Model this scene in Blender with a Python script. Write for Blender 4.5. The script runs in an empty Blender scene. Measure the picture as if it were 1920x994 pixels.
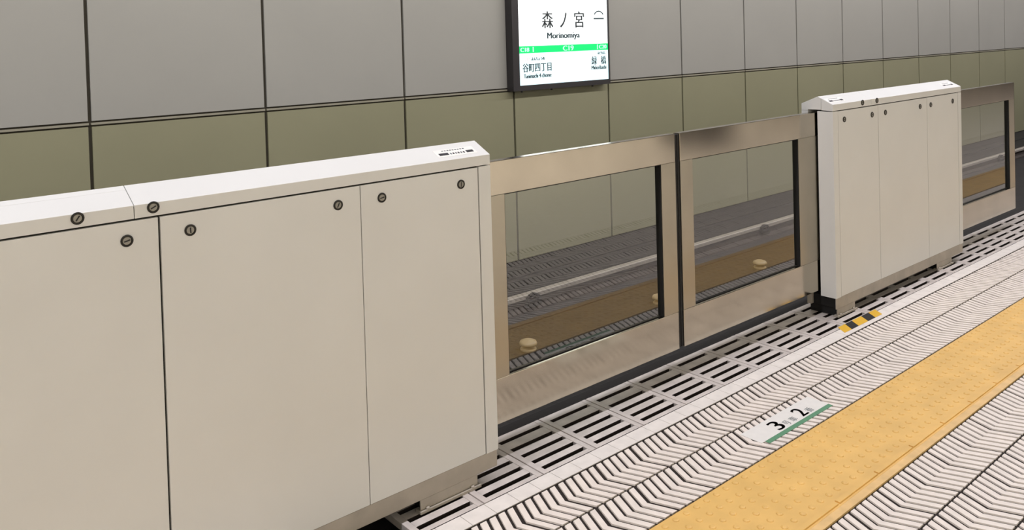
import bpy, bmesh, math, random
from mathutils import Vector, Matrix

C = bpy.context.scene.collection
SC = bpy.context.scene
random.seed(7)

# ------------------------------------------------------------------ camera
F_PX, CX, CY = 1556.99, 957.36, 105.37            # image taken as 1920 x 994
YAW, PITCH, ROLL, CAM_H = 0.70336, -0.0220, -0.0283, 1.8317
fw = Vector((math.sin(YAW) * math.cos(PITCH), math.cos(YAW) * math.cos(PITCH), math.sin(PITCH)))
r0 = Vector((math.cos(YAW), -math.sin(YAW), 0))
u0 = r0.cross(fw)
cr, sr = math.cos(ROLL), math.sin(ROLL)
rt, up = cr * r0 + sr * u0, -sr * r0 + cr * u0
cam = bpy.data.cameras.new('camera')
cam.sensor_width = 36
cam.lens = F_PX * 36 / 1920
cam.shift_x = (960 - CX) / 1920
cam.shift_y = (CY - 497) / 1920
cam.clip_start = 0.05
co = bpy.data.objects.new('camera', cam)
C.objects.link(co)
m = Matrix((rt, up, -fw)).transposed().to_4x4()
m.translation = Vector((0, 0, CAM_H))
co.matrix_world = m
SC.camera = co

# ------------------------------------------------------------------ light, world, exposure
SC.view_settings.view_transform = 'Standard'
SC.view_settings.look = 'None'
SC.view_settings.gamma = 1
SC.view_settings.use_curve_mapping = False
SC.view_settings.exposure = 0.0
w = bpy.data.worlds.new('world')
SC.world = w
w.use_nodes = True
w.node_tree.nodes['Background'].inputs[0].default_value = (0.9, 0.95, 1, 1)
w.node_tree.nodes['Background'].inputs[1].default_value = 0.02


def area(name, loc, sx, sy, watts, col):
    l = bpy.data.lights.new(name, 'AREA')
    l.shape = 'RECTANGLE'
    l.size, l.size_y = sx, sy
    l.energy = watts
    l.color = col
    o = bpy.data.objects.new(name, l)
    o.location = loc
    C.objects.link(o)
    return o


area('platform_edge_lamp_row', (11, 2.60, 4.45), 34, 0.10, 740, (0.95, 0.93, 1.0))
area('rear_fill_row', (4.0, -3.2, 4.3), 21, 0.3, 590, (0.99, 0.99, 0.98)).rotation_euler = (math.radians(-38), 0, 0)  # unseen light turned to the rear wall to lift reflections and cabinet fronts
area('wall_fill_row', (11, 3.55, 3.6), 34, 0.10, 270, (1.0, 0.955, 0.90)).rotation_euler = (math.radians(72), 0, 0)  # added light aimed at the far wall to brighten it


# ------------------------------------------------------------------ materials
def lin(c):
    return tuple((x / 12.92 if x <= 0.04045 else ((x + 0.055) / 1.055) ** 2.4) for x in (v / 255 for v in c))


def mat(name, rgb, rough=0.5, metal=0.0, noise=0.0, nscale=6, spec=0.5, bump=0.0, bscale=60, stretch=None, emit=0.0):
    mt = bpy.data.materials.new(name)
    mt.use_nodes = True
    nt = mt.node_tree
    b = nt.nodes['Principled BSDF']
    c = lin(rgb) if max(rgb) > 1 else rgb
    b.inputs['Base Color'].default_value = (*c, 1)
    b.inputs['Roughness'].default_value = rough
    b.inputs['Metallic'].default_value = metal
    b.inputs['Specular IOR Level'].default_value = spec
    tc = nt.nodes.new('ShaderNodeTexCoord')
    src = tc.outputs['Object']
    if stretch:
        mp = nt.nodes.new('ShaderNodeMapping')
        mp.inputs['Scale'].default_value = stretch
        nt.links.new(src, mp.inputs[0])
        src = mp.outputs[0]
    if noise:
        n = nt.nodes.new('ShaderNodeTexNoise')
        n.inputs['Scale'].default_value = nscale
        n.inputs['Detail'].default_value = 5
        nt.links.new(src, n.inputs['Vector'])
        rp = nt.nodes.new('ShaderNodeValToRGB')
        rp.color_ramp.elements[0].position = 0.3
        rp.color_ramp.elements[1].position = 0.7
        rp.color_ramp.elements[0].color = (*[x * (1 - noise) for x in c], 1)
        rp.color_ramp.elements[1].color = (*[min(1, x * (1 + noise)) for x in c], 1)
        nt.links.new(n.outputs['Fac'], rp.inputs[0])
        nt.links.new(rp.outputs[0], b.inputs['Base Color'])
    if bump:
        n2 = nt.nodes.new('ShaderNodeTexNoise')
        n2.inputs['Scale'].default_value = bscale
        n2.inputs['Detail'].default_value = 4
        nt.links.new(src, n2.inputs['Vector'])
        bp = nt.nodes.new('ShaderNodeBump')
        bp.inputs['Strength'].default_value = bump
        bp.inputs['Distance'].default_value = 0.01
        nt.links.new(n2.outputs['Fac'], bp.inputs['Height'])
        nt.links.new(bp.outputs[0], b.inputs['Normal'])
    if emit:
        b.inputs['Emission Color'].default_value = (*c, 1)
        b.inputs['Emission Strength'].default_value = emit
    return mt


M = {}
M['white'] = mat('cream_powder_coat', (0.71, 0.712, 0.69), 0.38, noise=0.02, nscale=3)
M['gasket'] = mat('dark_gasket', (38, 37, 34), 0.8)
M['plinth'] = mat('grey_plinth_paint', (172, 164, 152), 0.5, noise=0.12, nscale=9)
M['black'] = mat('black_rubber_and_hollow', (14, 13, 13), 0.7)
M['ink'] = mat('black_ink', (24, 24, 30), 0.6)
M['ink2'] = mat('grey_ink', (95, 105, 108), 0.6)
M['steel'] = mat('brushed_stainless', (0.48, 0.435, 0.355), 0.13, 1.0, noise=0.06, nscale=4)
M['stile'] = mat('brushed_stainless_upright', (0.42, 0.385, 0.31), 0.34, 1.0, noise=0.06, nscale=4)
_nt = M['steel'].node_tree
_tg = _nt.nodes.new('ShaderNodeCombineXYZ')
_tg.inputs[1].default_value = 0.3; _tg.inputs[2].default_value = 1.0                     # brushed sideways: reflections smear up and down
_nt.nodes['Principled BSDF'].inputs['Anisotropic'].default_value = 0.5
_nt.links.new(_tg.outputs[0], _nt.nodes['Principled BSDF'].inputs['Tangent'])
M['lock'] = mat('dull_lock_metal', (140, 137, 128), 0.35, 0.5)
M['lockdark'] = mat('dark_lock_ring', (45, 43, 38), 0.45, 0.6)
M['wallup'] = mat('grey_enamel_panel', (0.35, 0.345, 0.32), 0.42, noise=0.03, nscale=0.8)
M['walllow'] = mat('olive_enamel_panel', (0.272, 0.265, 0.170), 0.42, noise=0.04, nscale=0.8)
M['joint'] = mat('dark_wall_joint', (58, 53, 42), 0.8)
M['trim'] = mat('wall_joint_trim', (150, 146, 130), 0.5)
M['tile'] = mat('cream_floor_tile', (0.85, 0.77, 0.70), 0.5, noise=0.07, nscale=14)
M['groove'] = mat('groove_dirt_slot_dark', (36, 27, 22), 0.9, noise=0.2, nscale=20)
M['stone'] = mat('pale_stone', (0.80, 0.75, 0.70), 0.5, noise=0.06, nscale=18)
M['grate'] = mat('cream_grate', (0.60, 0.545, 0.51), 0.35, noise=0.16, nscale=11)
M['pit'] = mat('dark_pit', (24, 21, 19), 0.9)
M['yellow'] = mat('yellow_tactile', (0.80, 0.50, 0.15), 0.5, noise=0.08, nscale=7)
M['yellowlight'] = mat('yellow_worn_edge', (0.78, 0.52, 0.22), 0.5, noise=0.14, nscale=12)
M['tapeyellow'] = mat('tape_yellow', (226, 178, 40), 0.5)
M['labelwhite'] = mat('label_white', (0.82, 0.80, 0.76), 0.5, noise=0.03, nscale=25)
M['labelgreen'] = mat('label_green', (92, 146, 112), 0.5)
M['bed'] = mat('trackbed', (32, 29, 29), 0.75, noise=0.3, nscale=5, bump=0.5, bscale=25)
M['slabside'] = mat('slab_concrete', (72, 64, 58), 0.8, noise=0.2)
M['rail'] = mat('pale_rail_steel', (176, 168, 160), 0.45, 0.3, noise=0.1, nscale=9)
M['railfoot'] = mat('rusty_rail_foot', (62, 54, 50), 0.8, 0.0, noise=0.2, nscale=9)
M['clip'] = mat('black_clip', (16, 15, 15), 0.6)
M['insul'] = mat('cream_insulator', (168, 152, 124), 0.4)
M['ceil'] = mat('ceiling_paint', (0.30, 0.29, 0.27), 0.8)
M['backwall'] = mat('warm_wall', (0.74, 0.70, 0.60), 0.6, noise=0.05, nscale=0.7)
M['signframe'] = mat('sign_frame', (62, 60, 62), 0.4, 0.4)
M['signface'] = mat('backlit_white', (0.93, 0.99, 1.0), 0.4, emit=0.85)
M['signblue'] = mat('backlit_pale_blue', (0.70, 0.93, 0.98), 0.4, emit=0.8)
M['signgreen'] = mat('backlit_green', (0.0, 0.60, 0.14), 0.4, emit=0.85)
M['signpale'] = mat('backlit_pale_green', (0.45, 0.95, 0.65), 0.4, emit=0.8)
M['signink'] = mat('sign_ink', (40, 48, 52), 0.6)
M['signink2'] = mat('sign_grey_ink', (58, 78, 84), 0.6, emit=0.1)
M['signred'] = mat('sign_red_ink', (240, 120, 120), 0.6, emit=0.6)


def glass_mat():
    mt = bpy.data.materials.new('clear_glass')
    mt.use_nodes = True
    nt = mt.node_tree
    nt.nodes.remove(nt.nodes['Principled BSDF'])
    out = nt.nodes['Material Output']
    fr = nt.nodes.new('ShaderNodeFresnel')
    fr.inputs['IOR'].default_value = 2.2
    geo = nt.nodes.new('ShaderNodeNewGeometry')
    inv = nt.nodes.new('ShaderNodeMath'); inv.operation = 'SUBTRACT'
    inv.inputs[0].default_value = 1.0
    nt.links.new(geo.outputs['Backfacing'], inv.inputs[1])
    mul = nt.nodes.new('ShaderNodeMath'); mul.operation = 'MULTIPLY'
    nt.links.new(fr.outputs[0], mul.inputs[0])
    nt.links.new(inv.outputs[0], mul.inputs[1])
    tr = nt.nodes.new('ShaderNodeBsdfTransparent')
    tr.inputs[0].default_value = (0.985, 0.99, 0.96, 1)
    gl = nt.nodes.new('ShaderNodeBsdfGlossy')
    gl.inputs['Roughness'].default_value = 0.01
    mx = nt.nodes.new('ShaderNodeMixShader')
    nt.links.new(mul.outputs[0], mx.inputs[0])
    nt.links.new(tr.outputs[0], mx.inputs[1])
    nt.links.new(gl.outputs[0], mx.inputs[2])
    nt.links.new(mx.outputs[0], out.inputs[0])
    return mt


M['glass'] = glass_mat()


# ------------------------------------------------------------------ mesh helpers
class MB:
    def __init__(self):
        self.v, self.f, self.m = [], [], []

    def face(self, idx, mi=0):
        self.f.append(idx); self.m.append(mi)

    def box(self, x0, x1, y0, y1, z0, z1, mi=0, top=True, bottom=True):
        b = len(self.v)
        self.v += [(x, y, z) for z in (z0, z1) for x, y in ((x0, y0), (x1, y0), (x1, y1), (x0, y1))]
        if bottom: self.face((b + 3, b + 2, b + 1, b), mi)
        if top: self.face((b + 4, b + 5, b + 6, b + 7), mi)
        for i in range(4):
            j = (i + 1) % 4
            self.face((b + i, b + j, b + 4 + j, b + 4 + i), mi)
        return self

    def prism_x(self, prof, x0, x1, mi=0):           # profile of (y, z), counter-clockwise seen from -x
        b, n = len(self.v), len(prof)
        self.v += [(x0, y, z) for y, z in prof] + [(x1, y, z) for y, z in prof]
        self.face(tuple(b + i for i in range(n)), mi)
        self.face(tuple(b + n + i for i in reversed(range(n))), mi)
        for i in range(n):
            j = (i + 1) % n
            self.face((b + j, b + i, b + n + i, b + n + j), mi)
        return self

    def prism_z(self, prof, z0, z1, mi=0):           # profile of (x, y)
        b, n = len(self.v), len(prof)
        self.v += [(x, y, z0) for x, y in prof] + [(x, y, z1) for x, y in prof]
        self.face(tuple(b + i for i in reversed(range(n))), mi)
        self.face(tuple(b + n + i for i in range(n)), mi)
        for i in range(n):
            j = (i + 1) % n
            self.face((b + i, b + j, b + n + j, b + n + i), mi)
        return self

    def lathe(self, c, prof, axis='z', seg=20, mi=0):  # profile of (radius, height) upward / outward along -y
        b = len(self.v)
        for r, h in prof:
            for k in range(seg):
                a = 2 * math.pi * k / seg
                if axis == 'z':
                    self.v.append((c[0] + r * math.cos(a), c[1] + r * math.sin(a), c[2] + h))
                else:
                    self.v.append((c[0] + r * math.cos(a), c[1] - h, c[2] + r * math.sin(a)))
        for i in range(len(prof) - 1):
            for k in range(seg):
                l = (k + 1) % seg
                self.face((b + i * seg + k, b + i * seg + l, b + (i + 1) * seg + l, b + (i + 1) * seg + k), mi)
        self.face(tuple(b + (len(prof) - 1) * seg + k for k in range(seg)), mi)
        self.face(tuple(b + k for k in reversed(range(seg))), mi)
        return self

    def build(self, name, mats, parent=None, loc=None, bevel=0.0, smooth=False):
        me = bpy.data.meshes.new(name)
        me.from_pydata(self.v, [], self.f)
        if not isinstance(mats, (list, tuple)):
            mats = [mats]
        for x in mats:
            me.materials.append(x)
        me.polygons.foreach_set('material_index', self.m)
        bm = bmesh.new(); bm.from_mesh(me)
        bmesh.ops.recalc_face_normals(bm, faces=bm.faces)
        bm.to_mesh(me); bm.free()
        if smooth:
            me.polygons.foreach_set('use_smooth', [True] * len(me.polygons))
        o = bpy.data.objects.new(name, me)
        C.objects.link(o)
        if parent: o.parent = parent
        if loc: o.location = loc
        if bevel:
            bv = o.modifiers.new('edge', 'BEVEL')
            bv.width = bevel; bv.segments = 2; bv.limit_method = 'ANGLE'
        return o


def tag(o, label, cat, group=None):
    o['label'] = label; o['category'] = cat
    if group: o['group'] = group
    return o


def thing(name, loc, label, cat, group=None):
    o = bpy.data.objects.new(name, None)
    o.empty_display_size = 0.1
    o.location = loc
    C.objects.link(o)
    return tag(o, label, cat, group)


def struct(o):
    o['kind'] = 'structure'
    return o


def lettering(name, items, material, parent, rot, bold=0.0):
    """items: (text, centre xyz in parent space, height, width or None) -> one mesh of flat lettering per piece of text."""
    for s, c, hgt, wid in items:
        cu = bpy.data.curves.new('t', 'FONT')
        cu.body = s; cu.size = 1; cu.align_x = 'CENTER'
        to = bpy.data.objects.new('t', cu)
        C.objects.link(to)
        dg = bpy.context.evaluated_depsgraph_get()
        me = bpy.data.meshes.new_from_object(to.evaluated_get(dg))
        bm = bmesh.new()
        xs = [v.co.x for v in me.vertices]; ys = [v.co.y for v in me.vertices]
        dx, dy = max(xs) - min(xs), max(ys) - min(ys)
        k = hgt / max(dy, 1e-4)
        kx = wid / max(dx, 1e-4) if wid else k
        me.transform(Matrix.Translation(c) @ rot @ Matrix.Diagonal((kx, k, 1, 1)) @ Matrix.Translation((-(max(xs) + min(xs)) / 2, -(max(ys) + min(ys)) / 2, 0)))
        bm.from_mesh(me)
        if bold:
            for q in (1, 2):                          # heavier strokes
                me.transform(Matrix.Translation((bold, -0.00004, 0)))
                bm.from_mesh(me)
        bpy.data.objects.remove(to); bpy.data.curves.remove(cu); bpy.data.meshes.remove(me)
        me = bpy.data.meshes.new(name)
        bm.to_mesh(me); bm.free()
        me.materials.append(material)
        o = bpy.data.objects.new(name, me)
        C.objects.link(o); o.parent = parent


FACE_Y = Matrix.Rotation(math.pi / 2, 4, 'X')         # lettering standing up, read from -y
FLAT = Matrix.Identity(4)                             # lettering lying on a floor

# ------------------------------------------------------------------ setting: measures
YC, YG, YB, YR = 2.672, 2.787, 2.887, 2.772           # cabinet front, gate front, cabinet back, ridge
ZC, ZR = 1.354, 1.403
Y1, Y2, Y3, Y4, Y5 = 2.565, 2.474, 2.2476, 2.0155, 1.575
WY, ZBAND, ZWB = 6.79, 1.275, -0.57
XL, XR = -6.0, 30.0
EDGE = 3.03

# far wall: grey panels over olive panels, dark joints between them
joints = [1.605, 2.99, 4.40, 5.79, 7.27, 8.67, 10.084, 11.45, 12.83, 14.21, 15.6, 16.99, 18.4]
while joints[-1] < XR - 1: joints.append(joints[-1] + 1.395)
while joints[0] > XL + 1: joints.insert(0, joints[0] - 1.395)
edges = [XL] + joints + [XR]
wb = MB()
wb.box(XL, XR, WY + 0.02, WY + 0.25, -0.7, 4.75, 2)
for a, b in zip(edges[:-1], edges[1:]):
    wb.box(a + 0.013, b - 0.013, WY, WY + 0.02, ZBAND + 0.022, 2.83, 0)
    wb.box(a + 0.013, b - 0.013, WY, WY + 0.02, 2.85, 4.75, 0)
    wb.box(a + 0.013, b - 0.013, WY, WY + 0.02, ZWB, ZBAND - 0.022, 1)
struct(wb.build('wall_track', [M['wallup'], M['walllow'], M['joint']]))
tb = MB()
for a, b in zip(edges[:-1], edges[1:]):
    tb.box(a + 0.008, b - 0.008, WY - 0.004, WY + 0.02, ZBAND - 0.008, ZBAND + 0.008)
struct(tb.build('trim_1', M['trim']))

# platform slab, chevron tiled floor (raised bars over a dirty base), plain floor behind
PT, X0T = 0.2245, 3.172
fb = MB()
fb.box(XL, XR, -5, Y2, -0.30, -0.006, 1)
NB = 5


def chevron_rows(ya, yb, xa, xb):
    ym = (ya + yb) / 2
    amp = 0.045
    n0, n1 = math.floor((xa - X0T) / PT), math.ceil((xb - X0T) / PT)
    for n in range(n0, n1):
        for k in range(NB):
            a = X0T + n * PT + k * PT / NB + (0.0095 if k == 0 else 0.0068)
            b = X0T + n * PT + (k + 1) * PT / NB - (0.0095 if k == NB - 1 else 0.0068)
            for (y0, y1, s0, s1) in ((ya + 0.005, ym, 0, -amp), (ym, yb - 0.005, -amp, 0)):
                i = len(fb.v)
                fb.v += [(a + s0, y0, -0.006), (b + s0, y0, -0.006), (b + s1, y1, -0.006), (a + s1, y1, -0.006),
                         (a + s0 + 0.001, y0, 0), (b + s0 - 0.001, y0, 0), (b + s1 - 0.001, y1, 0), (a + s1 + 0.001, y1, 0)]
                fb.face((i + 4, i + 5, i + 6, i + 7), 0)
                for p in range(4):
                    q = (p + 1) % 4
                    fb.face((i + p, i + q, i + 4 + q, i + 4 + p), 0)


chevron_rows(Y3, Y2, 1.4, 17)
chevron_rows(Y4, Y3, 1.4, 17)
yy = Y5
for k in range(6):
    chevron_rows(yy - 0.229, yy, 1.6, 17)
    yy -= 0.229
fb.box(XL, 1.3, -5, Y2, -0.006, 0, 0)
fb.box(17.1, XR, yy, Y2, -0.006, 0, 0)
fb.box(1.3, XR, -5, yy - 0.004, -0.006, 0, 0)
struct(fb.build('floor', [M['tile'], M['groove']]))

# pale stone strip beside the grates
sb = MB()
sb.box(XL, XR, Y2, Y1, -0.30, -0.003, 1)
x = 3.264 - 0.1177 * 70
while x < XR:
    sb.box(x + 0.0012, x + 0.1165, Y2 + 0.006, Y1 - 0.003, -0.003, 0.0, 0)
    x += 0.1177
struct(sb.build('trim_2', [M['stone'], M['groove']]))

# grate pit and platform edge
pb = MB()
pb.box(XL, XR, Y1, EDGE, -0.30, -0.12, 0)
pb.box(XL, XR, 2.957, EDGE, -0.12, -0.01, 0)
pb.box(XL, XR, EDGE - 0.15, EDGE, -0.72, -0.30, 0)
struct(pb.build('floor_edge', [M['pit']]))

# track bed, ceiling, rear wall and ends
bb = MB()
bb.box(XL, XR, EDGE - 0.15, WY + 0.25, -0.80, -0.60, 0)
bb.box(XL, XR, 6.35, WY + 0.019, -0.60, -0.585, 0)
struct(bb.build('floor_track', M['bed']))
struct(MB().box(XL, XR, -5, WY + 0.25, 4.75, 4.9).build('ceiling', M['ceil']))
rw = MB().box(XL, XR, -5.2, -5, -0.3, 4.75)
struct(rw.build('wall_rear', M['backwall']))
struct(MB().box(XR, XR + 0.2, -5.2, WY + 0.25, -0.8, 4.75).build('wall_right', M['wallup']))
struct(MB().box(XL - 0.2, XL, -5.2, WY + 0.25, -0.8, 4.75).build('wall_left', M['wallup']))

struct(MB().box(10.7, 11.6, -3.3, -2.5, 0.0005, 4.749).build('added_pillar_1', M['signframe']))  # unseen pillar added to put a dark patch in the gate reflections

# yellow tactile paving with domes and the raised inner bar
yb = MB()
yb.box(XL, XR, Y5 + 0.036, Y4 - 0.007, -0.006, 0.003, 0)
yb.box(XL, XR, Y5 + 0.003, Y5 + 0.036, -0.006, 0.0025, 1)
xt = 3.916 - 0.3165 * 8
while xt < 22:
    if xt > 1.0:
        yb.box(xt + 0.005, xt + 0.3115, Y5 + 0.045, Y5 + 0.066, 0.003, 0.0085, 0)
        for i in range(5):
            for j in range(6):
                cxd, cyd = xt + 0.0316 + i * 0.0633, Y5 + 0.105 + j * 0.060
                yb.lathe((cxd, cyd, 0.003), [(0.014, 0), (0.012, 0.0028), (0.007, 0.0048)], seg=10, mi=0)
    xt += 0.3165
tp = yb.build('tactile_paving', [M['yellow'], M['yellowlight']])
tag(tp, 'yellow tactile paving strip with small domes running through the platform floor', 'tactile paving')


# ------------------------------------------------------------------ platform cabinets
def lock(cx, cz, parent, turn):
    o = MB().lathe((cx, YC, cz), [(0.0185, 0.0), (0.0185, 0.003), (0.0165, 0.0045), (0.0135, 0.0045), (0.013, 0.001)], 'y', 22).build('lock', M['lockdark'], parent)
    k = MB().lathe((cx, YC - 0.001, cz), [(0.0128, 0), (0.0125, 0.002), (0.011, 0.0028)], 'y', 20, 0)
    c, s = math.cos(turn), math.sin(turn)
    i = len(k.v)
    for y in (YC - 0.0042, YC - 0.003):
        for a, b in ((-0.009, -0.002), (0.009, -0.002), (0.009, 0.002), (-0.009, 0.002)):
            k.v.append((cx + a * c - b * s, y, cz + a * s + b * c))
    k.face((i, i + 1, i + 2, i + 3), 1); k.face((i + 7, i + 6, i + 5, i + 4), 1)
    for p in range(4):
        k.face((i + p, i + (p + 1) % 4, i + 4 + (p + 1) % 4, i + 4 + p), 1)
    for v in range(len(k.v)):
        pass
    # the cylinder core stays one mesh with its ring
    base = len(o.data.vertices)
    me = o.data
    verts = [tuple(v.co) for v in me.vertices] + k.v
    faces = [tuple(p.vertices) for p in me.polygons] + [tuple(q + base for q in fc) for fc in k.f]
    mi = [0] * len(me.polygons) + [1 if q == 0 else 2 for q in k.m]
    me.clear_geometry()
    me.from_pydata(verts, [], faces)
    me.materials.append(M['lock']); me.materials.append(M['black'])
    me.polygons.foreach_set('material_index', mi)
    return o


def cabinet(x0, x1, seams, locks, band_locks, lid_x, sticker_xs, label, feet, gaps):
    """front door seams; locks: per door list of x; all x absolute."""
    t = thing('platform_barrier_cabinet', ((x0 + x1) / 2, (YC + YB) / 2, 0), label, 'platform barrier')
    ox, oy = (x0 + x1) / 2, (YC + YB) / 2

    def fix(o):                                       # children are built in world space, then moved under the empty
        o.parent = t
        o.matrix_parent_inverse = Matrix.Translation((-ox, -oy, 0))
        return o
    zb, zt = 0.123, 1.309
    sa, sz = seams[0], seams[-1]
    # body: front frame, back plate, inner floor; the gate slides in the gap between
    b = MB()
    b.box(x0 + 0.006, x1 - 0.006, YC + 0.014, YG - 0.014, zb, zt, 1)
    b.box(x0, sa - 0.002, YC, YC + 0.0139, zb, zt, 0)
    b.box(sz + 0.002, x1, YC, YC + 0.0139, zb, zt, 0)
    b.box(x0, x1, YG + 0.055, YB, zb, zt, 0)
    b.box(x0, x0 + 0.0058, YC + 0.0139, YG - 0.010, zb, zt, 0)
    b.box(x1 - 0.0058, x1, YC + 0.0139, YG - 0.010, zb, zt, 0)
    body = fix(b.build('body', [M['white'], M['gasket']]))
    # top cover: shallow gable with the front band
    c = MB()
    segs = [(x0, lid_x - 0.001), (lid_x + 0.001, x1)] if lid_x else [(x0, x1)]
    for a, e in segs:
        if lid_x and a == x0:
            ym, zm = YR - 0.022, ZR - 0.022 * (ZR - ZC) / (YR - YC)
            c.prism_x([(YC, zt + 0.004), (YC, ZC), (ym, zm), (ym, zt + 0.006)][::-1], a, e)
            c.prism_x([(ym + 0.0015, 1.318), (ym + 0.0015, zm), (YR, ZR), (YB, ZC), (YB, zt + 0.001), (YG + 0.055, zt + 0.001), (YG + 0.055, 1.318)][::-1], a, e)
            continue
        c.prism_x([(YC, zt + 0.004), (YC, ZC), (YR, ZR), (YB, ZC), (YB, zt + 0.001), (YG + 0.055, zt + 0.001), (YG + 0.055, 1.315), (YG - 0.010, 1.315), (YG - 0.010, zt + 0.004)][::-1], a, e)
    if lid_x:
        c.box(lid_x - 0.001, lid_x + 0.001, YC + 0.003, YB - 0.003, zt + 0.01, ZC - 0.004, 1)
    top = fix(c.build('top_cover', [M['white'], M['gasket']], bevel=0.0015))
    for q in band_locks:
        lo = lock(q, 1.340, top, random.uniform(0, 3))
        lo.parent = top
    # doors
    for i in range(len(seams) - 1):
        a, e = seams[i], seams[i + 1]
        ga, ge = gaps[i], gaps[i + 1]
        d = fix(MB().box(a + ga, e - ge, YC, YC + 0.012, zb + 0.002, zt - 0.002).build('door', M['white'], bevel=0.001))
        for q in locks[i]:
            lock(q, 1.250, d, random.uniform(0, 3))
    # plinth on feet
    p = MB()
    p.box(x0 + 0.004, x1 - 0.004, YC + 0.004, YC + 0.010, 0.053, 0.122, 0)
    p.box(x0 + 0.03, x1 - 0.03, YC + 0.0105, YG + 0.0595, 0.053, 0.121, 1)  # black block stands in for the shaded hollow of the plinth
    p.box(x0 + 0.004, x1 - 0.004, YG + 0.06, YB - 0.01, 0.053, 0.122, 0)
    fix(p.build('plinth', [M['plinth'], M['black']], bevel=0.002))
    for a, e in feet:
        f = MB()
        f.box(a, e, YC + 0.006, YC + 0.012, 0.012, 0.052, 0)
        f.box(a + 0.02, e - 0.02, YC + 0.0125, YB - 0.012, 0.012, 0.052, 1)  # black infill for the shade behind the foot plate
        f.box(a - 0.006, e + 0.012, YC - 0.004, YC + 0.03, 0.0005, 0.0115, 0)
        f.box(a + 0.02, e - 0.02, YC + 0.031, YB - 0.012, 0.0005, 0.0115, 1)
        for bx in (a + 0.03, e - 0.03):
            f.lathe((bx, YC + 0.001, 0.0115), [(0.008, 0), (0.008, 0.006), (0.005, 0.008)], seg=8)
        fix(f.build('foot', [M['plinth'], M['black']], bevel=0.001))
    # small printed notices on the front slope of the cover
    sl = math.atan2(ZR - ZC, YR - YC)
    for sx in sticker_xs:
        s = MB()
        n = Vector((0, -math.sin(sl), math.cos(sl))); al = Vector((0, math.cos(sl), math.sin(sl)))
        org = Vector((sx, YC, ZC))

        def plate(xa, xb, da, db, lift, mi):
            i = len(s.v)
            for hh in (0.0002, lift):
                for xx, dd in ((xa, da), (xb, da), (xb, db), (xa, db)):
                    q = org + al * dd + n * hh
                    s.v.append((sx + xx, q.y, q.z))
            s.face((i + 3, i + 2, i + 1, i), mi); s.face((i + 4, i + 5, i + 6, i + 7), mi)
            for k in range(4):
                l = (k + 1) % 4
                s.face((i + k, i + l, i + 4 + l, i + 4 + k), mi)
        plate(-0.098, 0.098, 0.024, 0.075, 0.0006, 0)
        plate(-0.085, -0.040, 0.034, 0.049, 0.0014, 1)
        plate(0.050, 0.085, 0.034, 0.049, 0.0014, 1)
        for k in range(6):
            plate(-0.032 + k * 0.013, -0.025 + k * 0.013, 0.035, 0.045, 0.0014, 1 if k % 2 else 2)
        for k in range(9):
            plate(-0.06 + k * 0.013, -0.052 + k * 0.013, 0.062, 0.067, 0.0014, 2)
        st = s.build('notice', [M['labelwhite'], M['ink'], M['ink2']])
        fix(st)
        st['label'] = 'white printed notice with a black dashed line'
    return t


near = cabinet(0.18, 2.138, [0.243, 0.817, 1.527, 2.075],
               [[0.34, 0.721], [0.911, 1.435], [1.617, 1.985]], [0.588, 0.801], 0.745, [1.995],
               'large cream barrier cabinet filling the lower left, cut off by the frame', [(0.30, 0.57), (1.75, 2.03)], (0.002, 0.0033, 0.0015, 0.0035))
far = cabinet(4.909, 6.868, [4.972, 5.507, 6.26, 6.805],
              [[5.05, 5.42], [5.609, 6.144], [6.322, 6.709]], [5.292, 5.49], 5.42, [5.02, 6.72],
              'smaller-looking cream barrier cabinet standing whole on feet beyond the two gates', [(4.93, 5.155), (6.40, 6.66)], (0.0015, 0.002, 0.002, 0.0015))


# ------------------------------------------------------------------ sliding gates
def gate(x0, x1, g0, g1, seal_side, label, trim_x=None):
    t = thing('platform_gate', ((x0 + x1) / 2, YG + 0.02, 0.154), label, 'gate', 'sliding gates of the platform barrier')
    ox, oy, oz = (x0 + x1) / 2, YG + 0.02, 0.154
    inv = Matrix.Translation((-ox, -oy, -oz))

    def fix(o):
        o.parent = t; o.matrix_parent_inverse = inv
        return o
    ya, yb2 = YG, YG + 0.042
    zb, zt, w0, w1 = 0.154, 1.30, 0.352, 1.151
    fix(MB().box(x0, x1, ya, yb2, w1, zt).build('top_rail', M['steel'], bevel=0.002))
    fix(MB().box(x0, x1, ya, yb2, zb, w0).build('bottom_rail', M['steel'], bevel=0.002))
    fix(MB().box(x0, g0, ya, yb2, w0 + 0.0005, w1 - 0.0005).build('stile', M['stile'], bevel=0.001))
    fix(MB().box(g1, x1, ya, yb2, w0 + 0.0005, w1 - 0.0005).build('stile', M['stile'], bevel=0.001))
    r = MB()
    e = 0.004
    r.box(g0 + 0.0004, g0 + e, ya + 0.004, yb2 - 0.002, w0 + 0.0005, w1 - 0.0005)
    r.box(g1 - e, g1 - 0.0004, ya + 0.004, yb2 - 0.002, w0 + 0.0005, w1 - 0.0005)
    r.box(g0 + e, g1 - e, ya + 0.004, yb2 - 0.002, w1 - e, w1 - 0.0005)
    r.box(g0 + e, g1 - e, ya + 0.02, yb2 - 0.002, w0 + 0.0005, w0 + e)
    fix(r.build('rubber_gasket', M['black']))
    fix(MB().box(g0 + e + 0.0005, g1 - e - 0.0005, ya + 0.022, ya + 0.030, w0 + e + 0.0005, w1 - e - 0.0005).build('glass_pane', M['glass']))
    s = MB()
    if seal_side > 0:
        s.box(x1 + 0.0004, x1 + 0.0195, ya + 0.004, yb2 - 0.004, zb + 0.004, zt - 0.004)
    else:
        s.box(x0 - 0.0195, x0 - 0.0004, ya + 0.004, yb2 - 0.004, zb + 0.004, zt - 0.004)
    fix(s.build('edge_seal', M['black'], bevel=0.004))
    return t


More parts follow.
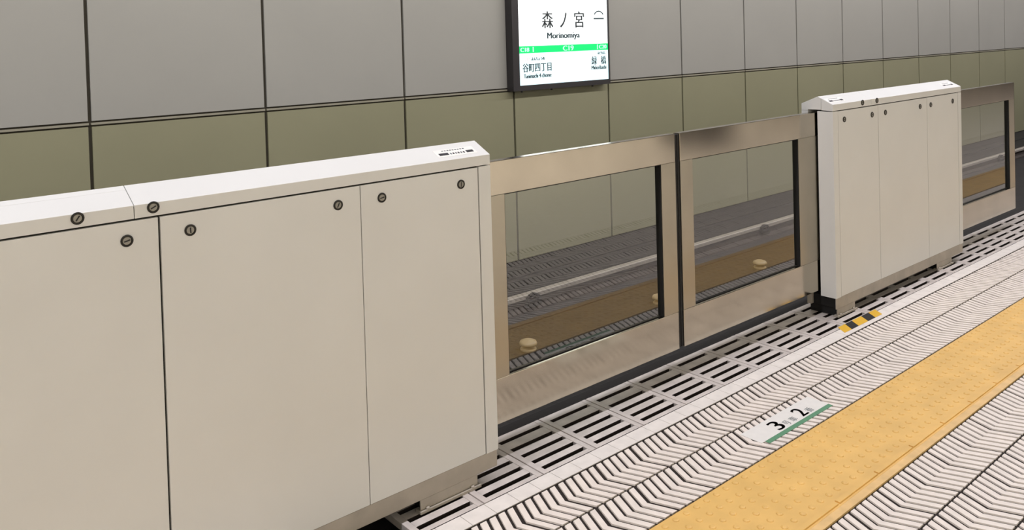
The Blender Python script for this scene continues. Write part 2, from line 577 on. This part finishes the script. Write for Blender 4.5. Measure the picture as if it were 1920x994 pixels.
gate(2.02, 3.484, 2.306, 3.368, 1, 'stainless framed glass gate leaf sliding out of the large cropped cabinet')
gate(3.526, 5.03, 3.630, 4.694, -1, 'stainless framed glass gate leaf sliding into the smaller whole cabinet')
gate(6.75, 8.33, 7.036, 8.21, 1, 'stainless framed glass gate leaf beyond the whole cabinet, cropped by the frame')

# ------------------------------------------------------------------ floor grates
GP, G0 = 0.3186, 3.2496


def grate_mesh():
    g = MB()
    L = GP - 0.006
    ys = [Y1 + 0.003, 2.595, 2.619, 2.659, 2.683, 2.728, 2.752, 2.798, 2.823, 2.882, 2.906, 2.952]
    g.box(0, 0.028, ys[0], ys[-1], -0.03, 0)
    g.box(L - 0.028, L, ys[0], ys[-1], -0.03, 0)
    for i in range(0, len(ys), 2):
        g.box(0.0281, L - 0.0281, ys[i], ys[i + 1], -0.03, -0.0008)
        g.m[-4:] = [1] * 4  # slat sides take the dark colour so the slots read near black
    for yy_ in (2.62, 2.78, 2.94):
        g.box(0.12, 0.14, yy_, yy_ + 0.02, -0.12, -0.0301)
    return g


proto = None
k = -5
while True:
    x = G0 + k * GP + 0.003
    if x > 14.5: break
    if proto is None:
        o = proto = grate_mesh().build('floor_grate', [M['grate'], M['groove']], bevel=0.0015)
    else:
        o = proto.copy(); C.objects.link(o)
    o.location = (x, 0, 0)
    n = k
    tag(o, 'cream slotted floor grate in the long row under the barrier gates and cabinets', 'floor grate', 'floor grates along the platform edge')
    k += 1

# ------------------------------------------------------------------ floor markings
t = thing('boarding_position_label', (3.46, 2.136, 0.0), 'white floor label reading 3 and 2 with a green edge stripe', 'floor label')
MB().box(-0.288, 0.285, -0.044, 0.068, 0.0002, 0.0016).build('plate', M['labelwhite'], t)
st = MB().box(-0.262, 0.285, -0.068, -0.0445, 0.0002, 0.0017).build('stripe', M['labelgreen'], t)
st['label'] = 'green edge stripe'
lettering('lettering', [('3', (-0.098, 0.004, 0.002), 0.078, 0.056), ('2', (0.100, 0.004, 0.002), 0.076, 0.052)], M['ink'], t, FLAT, 0.003)
lettering('small_lettering', [('号', (-0.036, -0.014, 0.002), 0.038, 0.036), ('車', (0.018, -0.014, 0.002), 0.040, 0.040),
                              ('番', (0.160, -0.014, 0.002), 0.040, 0.042)], M['ink2'], t, FLAT)

hz = MB()
ha, hb = 2.512, 2.585
sk = -0.055


def para(xa, xb, mi):
    hz.prism_z([(xa + sk, ha), (xb + sk, ha), (xb, hb), (xa, hb)], 0.0004, 0.0016, mi)


xx = 4.76
for i, wdt in enumerate((0.085, 0.085, 0.12, 0.095, 0.09)):
    para(xx, xx + wdt, i % 2)
    xx += wdt
ht = hz.build('hazard_tape', [M['tapeyellow'], M['black']])
tag(ht, 'short strip of yellow and black hazard tape on the pale stone edging', 'tape')

# ------------------------------------------------------------------ track furniture
RY = 5.56


def rail(y):
    r = MB()
    z0 = -0.6
    prof = [(y - 0.07, z0), (y + 0.07, z0), (y + 0.07, z0 + 0.018), (y + 0.012, z0 + 0.035), (y + 0.012, z0 + 0.10), (y + 0.036, z0 + 0.112),
            (y + 0.036, z0 + 0.145), (y + 0.030, z0 + 0.15), (y - 0.030, z0 + 0.15), (y - 0.036, z0 + 0.145), (y - 0.036, z0 + 0.112),
            (y - 0.012, z0 + 0.10), (y - 0.012, z0 + 0.035), (y - 0.07, z0 + 0.018)]
    r.prism_x((prof[:6] + prof[11:])[::-1], XL + 0.02, XR - 0.02, 1)
    r.prism_x(prof[5:12][::-1], XL + 0.02, XR - 0.02, 0)
    return r.build('track_rail', [M['rail'], M['railfoot']])


tag(rail(RY), 'pale steel track rail running before the olive wall, seen through the gate glass', 'rail')


def clip():
    c = MB()
    c.box(-0.08, 0.08, -0.082, -0.044, -0.022, 0.03, 0)
    seg = 10
    for i in range(seg):
        a0, a1 = math.pi * i / seg, math.pi * (i + 1) / seg
        b = len(c.v)
        for a in (a0, a1):
            for rr in (0.080, 0.055):
                for yy_ in (-0.078, -0.046):
                    c.v.append((rr * math.cos(a), yy_, 0.03 + rr * math.sin(a) * 0.78))
        for q in ((0, 1, 5, 4), (2, 6, 7, 3), (0, 4, 6, 2), (1, 3, 7, 5)):
            c.face(tuple(b + z for z in q), 0)
    return c


pc = None
for i, x in enumerate((3.03, 4.85, 6.67, 8.49, 10.31, 12.13, 13.95, 15.77)):
    if pc is None:
        o = pc = clip().build('rail_clip', M['clip'])
    else:
        o = pc.copy(); C.objects.link(o)
    o.location = (x, RY, -0.53)
    tag(o, 'black arched spring clip against the pale rail behind the gate glass', 'rail clip', 'spring clips along the rail')


def insulator(x, label):
    t = thing('track_insulator', (x, 4.85, -0.6), label, 'insulator', 'domed insulators on the track bed')
    t.scale = (0.85, 0.85, 0.85)
    return t


def ins_parts(t):
    MB().lathe((0, 0, 0), [(0.075, 0), (0.075, 0.012), (0.055, 0.02), (0.04, 0.04)], seg=24).build('base', M['insul'], t, smooth=False)
    MB().lathe((0, 0, 0.06), [(0.04, -0.02), (0.08, -0.012), (0.085, 0.0), (0.075, 0.018), (0.045, 0.03), (0.015, 0.034)], seg=24).build('cap', M['insul'], t, smooth=True)


protoi = None
labs = {4.21: 'cream domed insulator seen through the gate leaf beside the large cabinet',
        5.80: 'cream domed insulator at the glass edge beside the black gap between the gates',
        7.39: 'cream domed insulator seen through the gate leaf entering the smaller cabinet'}
for x in (4.21, 5.80, 7.39):
    t = insulator(x, labs[x])
    if protoi is None:
        ins_parts(t); protoi = t
    else:
        for ch in list(protoi.children):
            c = ch.copy(); C.objects.link(c); c.parent = t

# ------------------------------------------------------------------ station sign on the far wall
SY = WY - 0.10
sx0, sx1, sz0, sz1 = 5.695, 7.19, 1.262, 2.78
t = thing('station_sign', ((sx0 + sx1) / 2, WY - 0.05, sz0), 'backlit white station name sign with a green band on the far wall', 'sign')
ox, oy, oz = (sx0 + sx1) / 2, WY - 0.05, sz0
fx0, fx1, fz0, fz1 = 5.787, 7.172, 1.318, 2.74
f = MB()
X = lambda v: v - ox
Y = lambda v: v - oy
Z = lambda v: v - oz
f.box(X(sx0), X(sx1), Y(SY + 0.012), Y(WY - 0.0045), 0, Z(sz1), 0)
f.box(X(sx0), X(fx0), Y(SY - 0.012), Y(SY + 0.0119), 0, Z(sz1), 0)
f.box(X(fx1), X(sx1), Y(SY - 0.012), Y(SY + 0.0119), 0, Z(sz1), 0)
f.box(X(fx0), X(fx1), Y(SY - 0.012), Y(SY + 0.0119), 0, Z(fz0), 0)
f.box(X(fx0), X(fx1), Y(SY - 0.012), Y(SY + 0.0119), Z(fz1), Z(sz1), 0)
f.build('frame', M['signframe'], t)
fc = MB()
fc.box(X(fx0) + 0.001, X(fx1) - 0.001, Y(SY), Y(SY + 0.0115), Z(fz0) + 0.001, Z(fz1) - 0.001)
bz0, bz1 = 1.662, 1.738
fc.v.clear(); fc.f.clear(); fc.m.clear()
fc.box(X(fx0) + 0.001, X(fx1) - 0.001, Y(SY), Y(SY + 0.0115), Z(bz0) + 0.01, Z(fz1) - 0.001)
fc.build('face', M['signface'], t)
lo = MB().box(X(fx0) + 0.001, X(fx1) - 0.001, Y(SY), Y(SY + 0.0115), Z(fz0) + 0.001, Z(bz0) + 0.0098).build('lower_face', M['signblue'], t)
lo['label'] = 'pale blue lower field'
gb = MB().box(X(fx0) + 0.001, X(fx1) - 0.001, Y(SY) - 0.002, Y(SY) - 0.0002, Z(bz0), Z(bz1)).build('band', M['signgreen'], t)
gb['label'] = 'green line band'
for bx in (5.86, 6.30, 6.95):
    MB().lathe((X(bx), 0, -0.022), [(0.012, 0), (0.012, 0.0215)], seg=8).build('bolt', M['signframe'], t)
ly = Y(SY) - 0.0012
P = lambda px, pz: (X(px), ly, Z(pz))
lettering('name_lettering', [('森', P(6.215, 2.02), 0.185, 0.165), ('ノ', P(6.455, 2.015), 0.165, 0.10), ('宮', P(6.705, 2.02), 0.185, 0.15)], M['signink'], t, FACE_Y, 0.004)
lettering('roman_lettering', [('Morinomiya', P(6.455, 1.835), 0.085, 0.50)], M['signink2'], t, FACE_Y, 0.005)
lettering('red_lettering', [('たにまち', P(5.895, 1.598), 0.034, 0.12)], M['signred'], t, FACE_Y)
lettering('band_lettering', [('C18', (X(5.87), Y(SY) - 0.0028, Z(1.70)), 0.045, 0.12), ('|', (X(5.99), Y(SY) - 0.0028, Z(1.70)), 0.055, 0.006),
                             ('C19', (X(6.52), Y(SY) - 0.0028, Z(1.70)), 0.056, 0.16), ('|', (X(6.99), Y(SY) - 0.0028, Z(1.70)), 0.055, 0.006),
                             ('C20', (X(7.08), Y(SY) - 0.0028, Z(1.70)), 0.045, 0.12)], M['signpale'], t, FACE_Y, 0.004)
lettering('next_station_lettering', [('谷町四丁目', P(6.045, 1.505), 0.095, 0.42), ('緑', P(6.935, 1.545), 0.095, 0.085), ('橋', P(7.09, 1.545), 0.095, 0.085)], M['signink2'], t, FACE_Y, 0.003)
lettering('small_lettering', [('よんちょうめ', P(6.06, 1.598), 0.034, 0.19), ('みどりばし', P(7.06, 1.628), 0.032, 0.13),
                              ('Tanimachi 4-chome', P(6.05, 1.415), 0.045, 0.40), ('Midoribashi', P(7.01, 1.462), 0.045, 0.24)], M['signink2'], t, FACE_Y, 0.003)
mk = MB()
for i in range(8):
    a0, a1 = math.pi * (0.1 + 0.8 * i / 8), math.pi * (0.1 + 0.8 * (i + 1) / 8)
    b = len(mk.v)
    for yy_ in (ly - 0.0008, ly):
        for a in (a0, a1):
            for rr in (0.085, 0.068):
                mk.v.append((X(7.03) + rr * math.cos(a), yy_, Z(2.055) + rr * 0.75 * math.sin(a)))
    for q in ((0, 1, 3, 2), (4, 6, 7, 5), (0, 2, 6, 4), (1, 5, 7, 3)):
        mk.face(tuple(b + z for z in q))
mk.box(X(6.945), X(7.115), ly - 0.0008, ly, Z(2.02), Z(2.036))
mk.build('emblem', M['signink2'], t)
